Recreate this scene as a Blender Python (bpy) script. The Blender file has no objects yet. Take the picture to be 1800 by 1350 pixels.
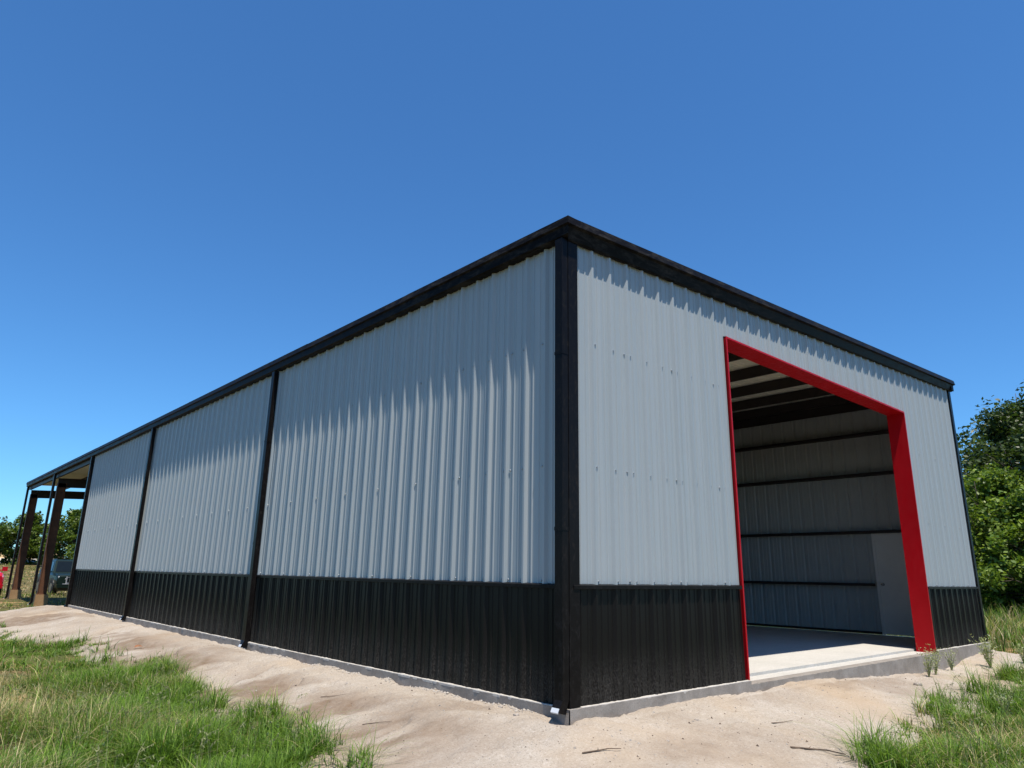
import bpy, bmesh, math, random
import numpy as np
from mathutils import Vector, Matrix, noise as mnoise

random.seed(7)
rng = np.random.default_rng(7)
scene = bpy.context.scene
COL = scene.collection

# ------------------------------------------------------------------ camera
CAM = Vector((-5.0955, -4.8365, 1.1796))
cam_data = bpy.data.cameras.new('camera')
cam_data.sensor_width = 36.0
cam_data.lens = 1225.945 / 1800 * 36
cam_data.clip_start = 0.05
cam_data.clip_end = 3000
cam = bpy.data.objects.new('camera', cam_data)
COL.objects.link(cam)
cr = Vector((0.74341937, -0.66859849, 0.01742717))
cu = Vector((-0.18836987, -0.18430598, 0.96464921))
cf = Vector((0.64175107, 0.72042166, 0.26296045))
M4 = Matrix((cr, cu, -cf)).transposed().to_4x4()
M4.translation = CAM
cam.matrix_world = M4
scene.camera = cam

# ------------------------------------------------------------------ sky, sun, exposure
SUN = Vector((-0.092, -0.315, 1.0)).normalized()
elev = math.asin(SUN.z)
azim = math.atan2(SUN.x, SUN.y)
world = bpy.data.worlds.new('World')
scene.world = world
world.use_nodes = True
wn = world.node_tree
wn.nodes.clear()
wo = wn.nodes.new('ShaderNodeOutputWorld')
wb = wn.nodes.new('ShaderNodeBackground')
sk = wn.nodes.new('ShaderNodeTexSky')
sk.sky_type = 'NISHITA'
sk.sun_disc = False
sk.sun_elevation = elev
sk.sun_rotation = azim
sk.altitude = 300
sk.air_density = 1.0
sk.dust_density = 0.1
sk.ozone_density = 3.0
wb.inputs['Strength'].default_value = 0.10
tn = wn.nodes.new('ShaderNodeMix')                     # one even white balance for the whole sky
tn.data_type = 'RGBA'
tn.blend_type = 'MULTIPLY'
tn.inputs[0].default_value = 1.0
tn.inputs[7].default_value = (0.51, 0.965, 1.33, 1)
wn.links.new(sk.outputs[0], tn.inputs[6])
wn.links.new(tn.outputs[2], wb.inputs[0])
wn.links.new(wb.outputs[0], wo.inputs[0])

sl = bpy.data.lights.new('sun', 'SUN')
sl.energy = 4.95
sl.angle = math.radians(0.53)
sl.color = (1.0, 0.935, 0.84)
so = bpy.data.objects.new('sun', sl)
so.rotation_euler = SUN.to_track_quat('Z', 'Y').to_euler()
COL.objects.link(so)

scene.view_settings.view_transform = 'Standard'
scene.view_settings.look = 'None'
scene.view_settings.gamma = 1.0
scene.view_settings.exposure = 0.35

# ------------------------------------------------------------------ material helpers
class NT:
    def __init__(s, name):
        s.m = bpy.data.materials.new(name)
        s.m.use_nodes = True
        s.t = s.m.node_tree
        s.t.nodes.clear()
        s.out = s.n('ShaderNodeOutputMaterial')
        s.b = s.n('ShaderNodeBsdfPrincipled')
        s.t.links.new(s.b.outputs[0], s.out.inputs[0])
    def n(s, ty, **kw):
        x = s.t.nodes.new(ty)
        for k, v in kw.items():
            setattr(x, k, v)
        return x
    def l(s, a, b):
        s.t.links.new(a, b)
    def coord(s, scale=(1, 1, 1), kind='Object'):
        tc = s.n('ShaderNodeTexCoord')
        mp = s.n('ShaderNodeMapping')
        mp.inputs['Scale'].default_value = scale
        s.l(tc.outputs[kind], mp.inputs[0])
        return mp.outputs[0]
    def pos(s, scale=(1, 1, 1)):
        g = s.n('ShaderNodeNewGeometry')
        mp = s.n('ShaderNodeMapping')
        mp.inputs['Scale'].default_value = scale
        s.l(g.outputs['Position'], mp.inputs[0])
        return mp.outputs[0]
    def noise(s, vec, scale, detail=4, rough=0.6, dist=0.0):
        x = s.n('ShaderNodeTexNoise')
        x.inputs['Scale'].default_value = scale
        x.inputs['Detail'].default_value = detail
        x.inputs['Roughness'].default_value = rough
        x.inputs['Distortion'].default_value = dist
        s.l(vec, x.inputs['Vector'])
        return x.outputs['Fac']
    def ramp(s, fac, stops):
        r = s.n('ShaderNodeValToRGB')
        cr_ = r.color_ramp
        while len(cr_.elements) < len(stops):
            cr_.elements.new(0.5)
        for e, (p, c) in zip(cr_.elements, stops):
            e.position = p
            if not isinstance(c, (tuple, list)):
                c = (c, c, c)
            e.color = (*c, 1)
        s.l(fac, r.inputs[0])
        return r.outputs[0]
    def mix(s, fac, a, b, mode='MIX'):
        x = s.n('ShaderNodeMix', data_type='RGBA', blend_type=mode)
        def put(i, v):
            if isinstance(v, (tuple, list)):
                x.inputs[i].default_value = (*v, 1) if len(v) == 3 else v
            elif isinstance(v, (int, float)):
                x.inputs[i].default_value = v if i == 0 else (v, v, v, 1)
            else:
                s.l(v, x.inputs[i])
        put(0, fac); put(6, a); put(7, b)
        return x.outputs[2]
    def math(s, op, a, b=None, clamp=False):
        x = s.n('ShaderNodeMath', operation=op)
        x.use_clamp = clamp
        for i, v in enumerate((a, b)):
            if v is None:
                continue
            if isinstance(v, (int, float)):
                x.inputs[i].default_value = v
            else:
                s.l(v, x.inputs[i])
        return x.outputs[0]
    def sepz(s, vec, axis='Z'):
        x = s.n('ShaderNodeSeparateXYZ')
        s.l(vec, x.inputs[0])
        return x.outputs[axis]
    def bump(s, h, strength=0.3, dist=0.01, nrm=None):
        x = s.n('ShaderNodeBump')
        x.inputs['Strength'].default_value = strength
        x.inputs['Distance'].default_value = dist
        s.l(h, x.inputs['Height'])
        if nrm is not None:
            s.l(nrm, x.inputs['Normal'])
        return x.outputs[0]
    def set(s, **kw):
        for k, v in kw.items():
            k = k.replace('_', ' ')
            i = s.b.inputs[k]
            if hasattr(v, 'is_output') or isinstance(v, bpy.types.NodeSocket):
                s.l(v, i)
            elif isinstance(v, tuple):
                i.default_value = (*v, 1) if len(v) == 3 else v
            else:
                i.default_value = v
        return s

MATS = {}
def simple(name, col, rough=0.5, metal=0.0, var=0.15, nscale=6.0, bump=0.0, spec=0.5):
    t = NT(name)
    v = t.pos()
    n = t.noise(v, nscale, 5, 0.65)
    lo = tuple(c * (1 - var) for c in col)
    hi = tuple(min(1, c * (1 + var)) for c in col)
    t.set(Base_Color=t.ramp(n, [(0.3, lo), (0.7, hi)]), Roughness=rough, Metallic=metal)
    t.b.inputs['Specular IOR Level'].default_value = spec
    if bump:
        t.set(Normal=t.bump(t.noise(v, nscale * 8, 4), bump, 0.01))
    MATS[name] = t.m
    return t.m

def mat_panel_grey():
    t = NT('grey_panel_paint')
    p = t.pos()
    rib_bands = t.noise(t.pos((26, 26, 0.12)), 1.0, 4, 0.6)  # vertical tone bands in the colour imitate light and shade on the ribs
    big = t.noise(p, 0.7, 3)
    c = t.mix(t.ramp(rib_bands, [(0.35, 0.0), (0.75, 1.0)]), (0.312, 0.350, 0.358), (0.380, 0.403, 0.400))
    c = t.mix(t.ramp(big, [(0.35, 0.0), (0.7, 0.35)]), c, (0.358, 0.384, 0.386))
    # dusty smears
    sm = t.noise(t.pos((5, 5, 1.2)), 2.2, 6, 0.7, 0.6)
    c = t.mix(t.ramp(sm, [(0.66, 0.0), (0.80, 0.22)]), c, (0.52, 0.50, 0.46))
    t.set(Base_Color=c, Roughness=t.ramp(sm, [(0.3, 0.40), (0.8, 0.6)]), Metallic=0.0)
    t.b.inputs['Specular IOR Level'].default_value = 0.5
    t.set(Normal=t.bump(t.noise(t.pos((3, 3, 0.8)), 2.0, 2), 0.10, 0.02))
    MATS['panel'] = t.m

def mat_panel_black():
    t = NT('black_panel_paint')
    p = t.pos()
    z = t.sepz(p)
    grad = t.n('ShaderNodeMapRange')
    grad.inputs['From Min'].default_value = 0.0
    grad.inputs['From Max'].default_value = 0.55
    grad.inputs['To Min'].default_value = 1.0
    grad.inputs['To Max'].default_value = 0.0
    grad.interpolation_type = 'SMOOTHSTEP'
    t.l(z, grad.inputs[0])
    spl = t.noise(t.pos((1, 1, 0.6)), 75, 3, 0.7)
    patch = t.noise(t.pos((1, 1, 0.5)), 3.0, 4, 0.6)
    d = t.math('MULTIPLY', t.ramp(spl, [(0.42, 0.0), (0.72, 1.0)]), grad.outputs[0])
    d = t.math('MULTIPLY', d, t.ramp(patch, [(0.25, 0.25), (0.7, 1.0)]))
    film = t.math('MULTIPLY', t.ramp(t.noise(t.pos((9, 9, 0.6)), 1.5, 5), [(0.4, 0.0), (0.8, 0.40)]), 0.02)
    f = t.math('ADD', t.math('MULTIPLY', d, 0.6), film, True)
    c = t.mix(f, (0.0085, 0.0075, 0.0068), (0.135, 0.122, 0.105))
    t.set(Base_Color=c, Roughness=t.ramp(f, [(0.0, 0.30), (0.5, 0.75)]))
    t.b.inputs['Specular IOR Level'].default_value = 0.15
    MATS['wains'] = t.m

def mat_trim_black():
    t = NT('black_trim_paint')
    n1 = t.noise(t.pos((1, 1, 0.6)), 14, 7, 0.8, 1.6)
    n2 = t.noise(t.pos((1, 1, 0.12)), 40, 4, 0.7)
    k = t.math('MULTIPLY', t.ramp(n1, [(0.5, 0.0), (0.62, 1.0)]), t.ramp(n2, [(0.42, 0.1), (0.6, 1.0)]))
    c = t.mix(t.math('MULTIPLY', k, 0.22), (0.0080, 0.0068, 0.0066), (0.075, 0.068, 0.060))
    t.set(Base_Color=c, Roughness=t.ramp(k, [(0.0, 0.30), (0.7, 0.65)]))
    t.b.inputs['Specular IOR Level'].default_value = 0.09
    MATS['trim'] = t.m

def mat_rake():
    t = NT('dusty_black_fascia_paint')
    n1 = t.noise(t.pos((1.2, 1.2, 4)), 3.0, 6, 0.75, 0.8)
    n2 = t.noise(t.pos(), 26, 5, 0.7)
    k = t.math('MULTIPLY', t.ramp(n1, [(0.45, 0.0), (0.75, 1.0)]), t.ramp(n2, [(0.3, 0.2), (0.7, 1.0)]))
    c = t.mix(t.math('MULTIPLY', k, 0.45), (0.0080, 0.0068, 0.0064), (0.13, 0.122, 0.112))
    t.set(Base_Color=c, Roughness=t.ramp(k, [(0.0, 0.34), (0.7, 0.7)]))
    t.b.inputs['Specular IOR Level'].default_value = 0.03
    MATS['rake'] = t.m

def mat_red():
    t = NT('red_trim_paint')
    n = t.noise(t.pos((1, 1, 0.5)), 2.5, 4)
    t.set(Base_Color=t.ramp(n, [(0.3, (0.42, 0.0015, 0.006)), (0.7, (0.49, 0.003, 0.009))]), Roughness=t.ramp(t.noise(t.pos((3, 3, 1)), 7, 5), [(0.35, 0.34), (0.7, 0.6)]))
    t.b.inputs['Specular IOR Level'].default_value = 0.22
    t.set(Normal=t.bump(t.noise(t.pos((1, 1, 0.4)), 3.0, 2), 0.08, 0.02))
    MATS['red'] = t.m

def mat_concrete(name, a, b, sc=5.0):
    t = NT(name)
    p = t.pos()
    n = t.noise(p, sc, 7, 0.7)
    n2 = t.noise(p, sc * 22, 4, 0.7)
    c = t.ramp(n, [(0.3, a), (0.7, b)])
    c = t.mix(t.ramp(n2, [(0.35, 0.35), (0.6, 0.0)]), c, tuple(x * 0.6 for x in a))
    t.set(Base_Color=c, Roughness=0.9)
    t.set(Normal=t.bump(n2, 0.35, 0.01, t.bump(n, 0.3, 0.02)))
    MATS[name] = t.m

def mat_sand():
    t = NT('sand_and_decomposed_granite')
    p = t.pos()
    big = t.noise(p, 0.55, 5, 0.6, 0.5)
    mid = t.noise(p, 3.5, 6, 0.7)
    fin = t.noise(p, 42, 5, 0.85)
    grn = t.n('ShaderNodeTexVoronoi')
    grn.inputs['Scale'].default_value = 130
    t.l(p, grn.inputs['Vector'])
    c = t.ramp(big, [(0.30, (0.335, 0.275, 0.215)), (0.5, (0.405, 0.350, 0.285)), (0.72, (0.46, 0.41, 0.35))])
    c = t.mix(t.ramp(mid, [(0.42, 0.0), (0.75, 0.5)]), c, (0.36, 0.285, 0.215))
    # damp-darkened crust and grains
    c = t.mix(t.ramp(fin, [(0.30, 0.75), (0.50, 0.0)]), c, (0.24, 0.19, 0.145))
    c = t.mix(t.ramp(fin, [(0.56, 0.0), (0.70, 0.75)]), c, (0.66, 0.60, 0.53))
    sepc = t.n('ShaderNodeSeparateColor')
    t.l(grn.outputs['Color'], sepc.inputs[0])
    c = t.mix(t.ramp(sepc.outputs[0], [(0.92, 0.0), (0.96, 0.5)]), c, (0.16, 0.13, 0.105))
    clay = t.noise(p, 0.35, 4, 0.6)
    c = t.mix(t.ramp(clay, [(0.52, 0.0), (0.70, 0.55)]), c, (0.42, 0.31, 0.20))
    # brown crust washed into streaks that run down the bank
    at = t.n('ShaderNodeAttribute'); at.attribute_name = 'tint'
    sr = t.n('ShaderNodeSeparateColor'); t.l(at.outputs['Color'], sr.inputs[0])
    stw = t.noise(p, 5.0, 5, 0.7)
    c = t.mix(t.math('MULTIPLY', sr.outputs[0], t.ramp(stw, [(0.25, 0.45), (0.65, 1.0)])), c, (0.195, 0.138, 0.094))
    t.set(Base_Color=c, Roughness=1.0)
    t.b.inputs['Specular IOR Level'].default_value = 0.1
    t.set(Normal=t.bump(fin, 0.6, 0.012, t.bump(mid, 0.6, 0.04)))
    MATS['sand'] = t.m

def mat_field():
    t = NT('grassy_soil')
    p = t.pos()
    big = t.noise(p, 0.35, 5, 0.6)
    mid = t.noise(p, 2.6, 6, 0.7)
    fin = t.noise(p, 42, 3, 0.7)
    c = t.ramp(mid, [(0.32, (0.055, 0.062, 0.020)), (0.5, (0.130, 0.105, 0.045)), (0.66, (0.24, 0.155, 0.075))])
    c = t.mix(t.ramp(fin, [(0.35, 0.7), (0.62, 0.0)]), c, (0.035, 0.038, 0.012))
    c = t.mix(t.ramp(big, [(0.40, 0.0), (0.62, 0.65)]), c, (0.085, 0.105, 0.026))
    c = t.mix(t.ramp(t.noise(p, 1.1, 4, 0.6), [(0.54, 0.0), (0.64, 0.85)]), c, (0.40, 0.235, 0.12))
    c = t.mix(t.ramp(fin, [(0.60, 0.0), (0.78, 0.5)]), c, (0.33, 0.26, 0.13))
    t.set(Base_Color=c, Roughness=1.0)
    t.b.inputs['Specular IOR Level'].default_value = 0.1
    t.set(Normal=t.bump(fin, 0.6, 0.03, t.bump(mid, 0.6, 0.06)))
    MATS['field'] = t.m

def mat_leaf(name, trans=0.35, rough=0.5):
    t = NT(name)
    a = t.n('ShaderNodeAttribute')
    a.attribute_name = 'tint'
    t.set(Base_Color=a.outputs['Color'], Roughness=rough)
    t.b.inputs['Specular IOR Level'].default_value = 0.35
    tr = t.n('ShaderNodeBsdfTranslucent')
    br = t.mix(1.0, a.outputs['Color'], (1.25, 1.35, 0.6), 'MULTIPLY')
    t.l(br, tr.inputs[0])
    mx = t.n('ShaderNodeMixShader')
    mx.inputs[0].default_value = trans
    t.l(t.b.outputs[0], mx.inputs[1])
    t.l(tr.outputs[0], mx.inputs[2])
    t.l(mx.outputs[0], t.out.inputs[0])
    MATS[name] = t.m

mat_panel_grey(); mat_panel_black(); mat_trim_black(); mat_rake(); mat_red()
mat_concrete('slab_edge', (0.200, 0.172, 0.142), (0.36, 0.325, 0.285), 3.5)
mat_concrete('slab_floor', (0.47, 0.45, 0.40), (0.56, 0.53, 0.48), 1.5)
mat_concrete('mortar', (0.50, 0.46, 0.40), (0.64, 0.59, 0.52), 14)
mat_concrete('pier', (0.33, 0.19, 0.085), (0.42, 0.26, 0.13), 4)
mat_sand(); mat_field()
mat_leaf('grass_blade', 0.30, 0.55)
mat_leaf('tree_leaf', 0.30, 0.45)
simple('bark', (0.085, 0.065, 0.048), 0.95, 0, 0.4, 9, 0.8)
simple('primer', (0.085, 0.032, 0.018), 0.6, 0, 0.25, 3)
simple('rust_primer', (0.125, 0.050, 0.021), 0.7, 0, 0.35, 4)
simple('dark_steel', (0.018, 0.012, 0.011), 0.55, 0, 0.25, 3)
simple('galv', (0.74, 0.71, 0.63), 0.42, 0.0, 0.08, 5)
simple('liner', (0.39, 0.41, 0.41), 0.45, 0.0, 0.04, 1)
simple('door_grey', (0.66, 0.66, 0.64), 0.5, 0, 0.06, 2)
simple('steel', (0.55, 0.56, 0.58), 0.25, 1.0, 0.1, 10)
simple('screw', (0.34, 0.36, 0.38), 0.45, 0.4, 0.1, 10)
simple('white_metal', (0.60, 0.62, 0.64), 0.4, 0, 0.05, 10)
simple('car_green', (0.010, 0.020, 0.016), 0.3, 0.0, 0.1, 2, spec=0.2)
simple('car_red', (0.50, 0.012, 0.022), 0.2, 0.1, 0.08, 2)
simple('car_glass', (0.008, 0.011, 0.012), 0.10, 0.0, 0.1, 3, spec=0.25)
simple('car_black', (0.012, 0.012, 0.013), 0.45, 0, 0.2, 8)
simple('tyre', (0.02, 0.02, 0.02), 0.85, 0, 0.2, 20)
simple('rim', (0.30, 0.30, 0.31), 0.3, 0.8, 0.1, 8)
simple('chrome', (0.7, 0.7, 0.72), 0.35, 0.6, 0.05, 8)
simple('headlamp', (0.75, 0.77, 0.8), 0.08, 0, 0.05, 8, spec=1.0)
simple('plate', (0.7, 0.7, 0.68), 0.4, 0, 0.1, 30)
simple('twig', (0.11, 0.075, 0.05), 0.9, 0, 0.35, 40)
simple('dry_leaf', (0.26, 0.11, 0.045), 0.8, 0, 0.3, 40)
simple('stone', (0.36, 0.31, 0.26), 0.95, 0, 0.25, 30, 0.5)
simple('rubble', (0.46, 0.41, 0.35), 1.0, 0, 0.25, 60, 0.5)
simple('bin_green', (0.02, 0.085, 0.06), 0.5, 0, 0.2, 2)
simple('lumber', (0.55, 0.40, 0.21), 0.8, 0, 0.2, 4)
simple('tan_dirt', (0.48, 0.34, 0.17), 1.0, 0, 0.25, 2, 0.5)
simple('pale_gravel', (0.60, 0.54, 0.46), 1.0, 0, 0.15, 2, 0.5)
simple('fence_steel', (0.10, 0.095, 0.085), 0.6, 0.3, 0.3, 12)

# ------------------------------------------------------------------ object helpers
class MB:
    """collects verts and faces; build() links them as one mesh object"""
    def __init__(s):
        s.v = []; s.f = []; s.mi = []
    def add(s, vs, fs, m=0):
        o = len(s.v)
        s.v += [tuple(q) for q in vs]
        s.f += [tuple(o + i for i in f) for f in fs]
        s.mi += [m] * len(fs)
        return s
    def box(s, a, b, m=0):
        (x0, y0, z0), (x1, y1, z1) = a, b
        return s.add([(x0, y0, z0), (x1, y0, z0), (x1, y1, z0), (x0, y1, z0), (x0, y0, z1), (x1, y0, z1), (x1, y1, z1), (x0, y1, z1)],
                     [(0, 3, 2, 1), (4, 5, 6, 7), (0, 1, 5, 4), (1, 2, 6, 5), (2, 3, 7, 6), (3, 0, 4, 7)], m)
    def hexa(s, p, m=0):
        return s.add(p, [(0, 3, 2, 1), (4, 5, 6, 7), (0, 1, 5, 4), (1, 2, 6, 5), (2, 3, 7, 6), (3, 0, 4, 7)], m)
    def sweep(s, prof, path, m=0, closed=False, caps=False):
        """prof: function(i, P)-> list of points for each path node; joins consecutive rings"""
        rings = [prof(i, P) for i, P in enumerate(path)]
        n = len(rings[0]); vs = [q for r in rings for q in r]; fs = []
        for i in range(len(rings) - 1):
            for j in range(n if closed else n - 1):
                k = (j + 1) % n
                fs.append((i * n + j, i * n + k, (i + 1) * n + k, (i + 1) * n + j))
        if caps and closed:
            fs.append(tuple(reversed(range(n)))); fs.append(tuple(range((len(rings) - 1) * n, len(rings) * n)))
        return s.add(vs, fs, m)
    def tube(s, pts, rad, n=6, m=0):
        pts = [Vector(q) for q in pts]; rings = []
        for i, P in enumerate(pts):
            d = (pts[min(i + 1, len(pts) - 1)] - pts[max(i - 1, 0)]).normalized()
            a = d.cross(Vector((0, 0, 1)) if abs(d.z) < 0.9 else Vector((1, 0, 0))).normalized()
            b = d.cross(a)
            r = rad[i] if isinstance(rad, (list, tuple)) else rad
            rings.append([P + (a * math.cos(2 * math.pi * j / n) + b * math.sin(2 * math.pi * j / n)) * r for j in range(n)])
        return s.sweep(lambda i, P: rings[i], pts, m, True, True)
    def cyl(s, c, axis, r, h, n=20, m=0):
        c = Vector(c); ax = Vector(axis).normalized()
        return s.tube([c - ax * h / 2, c + ax * h / 2], r, n, m)
    def build(s, name, mat, parent=None, smooth=False):
        me = bpy.data.meshes.new(name)
        me.from_pydata(s.v, [], s.f)
        mats = mat if isinstance(mat, (list, tuple)) else [mat]
        for q in mats:
            me.materials.append(MATS[q])
        if len(mats) > 1:
            me.polygons.foreach_set('material_index', s.mi)
        if smooth:
            me.polygons.foreach_set('use_smooth', [True] * len(me.polygons))
        me.update()
        o = bpy.data.objects.new(name, me)
        COL.objects.link(o)
        if parent is not None:
            o.parent = parent
            o.matrix_parent_inverse = parent.matrix_world.inverted() if False else Matrix.Translation(-parent.location)
        return o

def tag(o, label=None, cat=None, group=None, kind=None):
    if label: o['label'] = label
    if cat: o['category'] = cat
    if group: o['group'] = group
    if kind: o['kind'] = kind
    return o
def empty(name, loc=(0, 0, 0), rz=0.0):
    o = bpy.data.objects.new(name, None)
    o.empty_display_size = 0.2
    o.location = loc
    o.rotation_euler = (0, 0, rz)
    COL.objects.link(o)
    return o
def local(o, parent):
    """child whose mesh is already in the parent's own space"""
    o.parent = parent
    o.matrix_parent_inverse = Matrix.Identity(4)
    return o

def np_mesh(name, verts, quads, mat, tint=None, smooth=False, tris=None):
    me = bpy.data.meshes.new(name)
    nv = len(verts)
    fl = []; starts = []; tot = 0
    loops = np.concatenate([np.asarray(quads, dtype=np.int32).ravel()] + ([np.asarray(tris, dtype=np.int32).ravel()] if tris is not None else []))
    nq = len(quads); ntr = 0 if tris is None else len(tris)
    ls = np.concatenate([np.arange(nq) * 4, nq * 4 + np.arange(ntr) * 3]).astype(np.int32)
    lt = np.concatenate([np.full(nq, 4), np.full(ntr, 3)]).astype(np.int32)
    me.vertices.add(nv); me.vertices.foreach_set('co', np.asarray(verts, dtype=np.float32).ravel())
    me.loops.add(len(loops)); me.loops.foreach_set('vertex_index', loops)
    me.polygons.add(nq + ntr); me.polygons.foreach_set('loop_start', ls); me.polygons.foreach_set('loop_total', lt)
    if smooth:
        me.polygons.foreach_set('use_smooth', np.ones(nq + ntr, dtype=bool))
    if tint is not None:
        at = me.attributes.new('tint', 'FLOAT_COLOR', 'POINT')
        c = np.ones((nv, 4), dtype=np.float32); c[:, :3] = tint
        at.data.foreach_set('color', c.ravel())
    me.materials.append(MATS[mat])
    me.update(calc_edges=True)
    me.validate()
    o = bpy.data.objects.new(name, me)
    COL.objects.link(o)
    return o

# smooth value noise on numpy arrays
_perm = rng.random((256, 256))
def vnoise(x, y, s=1.0, seed=0):
    x = np.asarray(x) * s + seed * 17.31; y = np.asarray(y) * s + seed * 9.73
    xi = np.floor(x).astype(int); yi = np.floor(y).astype(int)
    fx = x - xi; fy = y - yi
    fx = fx * fx * (3 - 2 * fx); fy = fy * fy * (3 - 2 * fy)
    g = lambda a, b: _perm[a & 255, b & 255]
    return (g(xi, yi) * (1 - fx) * (1 - fy) + g(xi + 1, yi) * fx * (1 - fy) + g(xi, yi + 1) * (1 - fx) * fy + g(xi + 1, yi + 1) * fx * fy)
def fbm(x, y, s=1.0, o=4, seed=0):
    r = 0; a = 0.5; t = 0
    for i in range(o):
        r = r + a * vnoise(x, y, s * 2 ** i, seed + i); t += a; a *= 0.5
    return r / t

# ------------------------------------------------------------------ dimensions of the barn (metres, slab top z = 0)
W = 12.46; H0 = 4.82; SL = 0.0518; HW = 1.08
FR = [0.0, 7.39, 14.95, 21.81, 28.30, 34.70]      # frame lines along the long side
L3 = 21.81; LE = 34.95
D0, D1, DH = 3.10, 9.42, 4.345
def roofz(x): return H0 + SL * x

# ------------------------------------------------------------------ terrain
def field_z(x, y):
    x = np.asarray(x, dtype=float); y = np.asarray(y, dtype=float)
    z = -0.40 + 0.07 * (fbm(x, y, 0.5, 3, 3) - 0.5) + 0.10 * (fbm(x, y, 0.12, 2, 5) - 0.5)
    far = np.clip((y - 44) / 60, 0, 1)
    z = z + 1.9 * far * far * (3 - 2 * far)
    rt = np.clip((x - 13.5) / 8, 0, 1)
    z = z + 0.30 * rt * (1 - far)
    lf = np.clip((y - 22) / 6, 0, 1) * np.clip((44 - y) / 10, 0, 1)
    z = z + 0.08 * lf
    return z

def out_dist(x, y):
    dx = np.maximum(np.maximum(-x, x - W), 0); dy = np.maximum(np.maximum(-y, y - L3), 0)
    return np.hypot(dx, dy)

def sand_edge(x, y, diagonal=True):
    """distance from the wall at which the sand gives way to the grass"""
    left = np.interp(y, [-1, 0.9, 1.7, 3.6, 6.4, 9.7, 13.5, 15, 20], [2.1, 2.0, 1.95, 1.72, 1.55, 1.55, 1.72, 2.3, 2.6]) + 0.30 * (fbm(x, y, 0.9, 3, 11) - 0.5) * 2
    front = np.interp(x, [0, 1.6, 2.6, 4.4, 8, 12], [2.6, 1.95, 1.8, 1.62, 1.6, 1.5]) + 0.35 * (fbm(x, y, 0.8, 3, 12) - 0.5) * 2
    w = np.clip((x + 0.6) / 1.6, 0, 1)
    e = left * (1 - w) + front * w
    diag = np.clip((x + 2.6) / .6, 0, 1) * np.clip((1.2 - x) / .8, 0, 1) * np.clip((-y) / 0.8 + 0.2, 0, 1)
    diag = np.maximum(diag, np.clip((-x) / 1.2 - 0.2, 0, 1) * np.clip((-y) / 1.2 - 0.2, 0, 1))
    return e + (9.0 * diag if diagonal else 0)

SCARPS = [(-1.07, 3.68, 0.6, 0.60, 0.085), (-.95, 5.0, 0.45, .5, .05), (-1.3, 1.05, .35, .4, .04), (-1.2, 8.0, 0.7, 0.7, .07), (-.9, 13.0, .6, .8, .06)]
def sand_z(x, y):
    x = np.asarray(x, dtype=float); y = np.asarray(y, dtype=float)
    d = out_dist(x, y)
    # level against the slab
    base = -0.10 - 0.02 * np.clip(y / 20, 0, 1)
    fx = np.clip((x - 4.0) / 5.0, 0, 1)
    bx_ = np.clip((x - 9.6) / 2.2, 0, 1)
    base = base - 0.20 * fx * fx * (3 - 2 * fx) * (y < 2) + 0.12 * bx_ * bx_ * (3 - 2 * bx_) * (y < 2)
    e = sand_edge(x, y)
    t = np.clip((d - 0.25) / np.maximum(sand_edge(x, y, False) + 0.1 - 0.25, 0.1), 0, 3)
    far = np.clip((d - 2.2) / 5, 0, 1)
    z = base * (1 - np.clip(t, 0, 1)) + (-0.345) * np.clip(t, 0, 1) - 0.10 * far
    # crown near the wall on the long side
    z = z + 0.05 * np.exp(-((d - 0.7) / 0.45) ** 2) * (x < 0.2)
    # bank of loose sand at the back end of the wall
    z = z + 0.10 * np.exp(-(((y - 20.8) / 2.6) ** 2 + ((x + 0.9) / 0.9) ** 2))
    # rills washed from the wall outwards on the long side
    ph = y * 1.0 + 0.9 * x + 1.6 * fbm(x, y, 0.7, 2, 21)
    rill = np.abs(np.mod(ph * 0.62, 1.0) - 0.5) * 2
    z = z - 0.055 * np.exp(-((1 - rill) / 0.16) ** 2) * np.clip((d - 0.55) / 0.6, 0, 1) * np.clip((3.2 - d) / 1.2, 0, 1) * (x < 0.0) * np.clip((y - 0.3) / 1.2, 0, 1)
    z = z + 0.09 * (fbm(x, y, 0.9, 3, 31) - 0.5) * np.clip(d / 0.8, 0.08, 1)
    z = z + 0.045 * (np.abs(fbm(x, y, 2.6, 4, 33) - 0.5) * 2 - 0.3) * np.clip(d / 0.5, 0.2, 1)
    z = z + 0.030 * (fbm(x, y, 7.0, 3, 41) - 0.5)
    z = z + 0.010 * np.maximum(fbm(x, y, 11.0, 2, 43) - 0.62, 0) * 8 * np.clip(1.2 - d, 0.1, 1)
    # little collapsed scarps in the crust: (centre, direction, half-length, drop)
    for (sx, sy, an, hl, dp) in SCARPS:
        ca, sa = math.cos(an), math.sin(an)
        u = (x - sx) * ca + (y - sy) * sa; v = -(x - sx) * sa + (y - sy) * ca + 0.05 * np.sin(u * 9) + 0.10 * (fbm(x, y, 4.0, 2, 47) - .5)
        z = z - 1.25 * dp * np.clip(1 - np.abs(u) / hl, 0, 1) ** .5 * np.where(v > 0, np.exp(-v / 0.35), 0)
    # washed-out groove against the slab
    gr = np.exp(-((d - 0.10) / 0.06) ** 2) * np.clip(fbm(x, y, 2.2, 3, 51) * 3 - 1.35, 0, 1)
    z = z - 0.07 * gr
    # splash hole below the corner downspout
    z = z - 0.10 * np.exp(-(((x + 0.16) / 0.10) ** 2 + ((y + 0.02) / 0.12) ** 2))
    # sink under the turf outside its edge
    over = np.clip(d - e, 0, 4)
    z = z - 0.35 * np.clip(over / 0.9, 0, 1)
    return z

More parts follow.
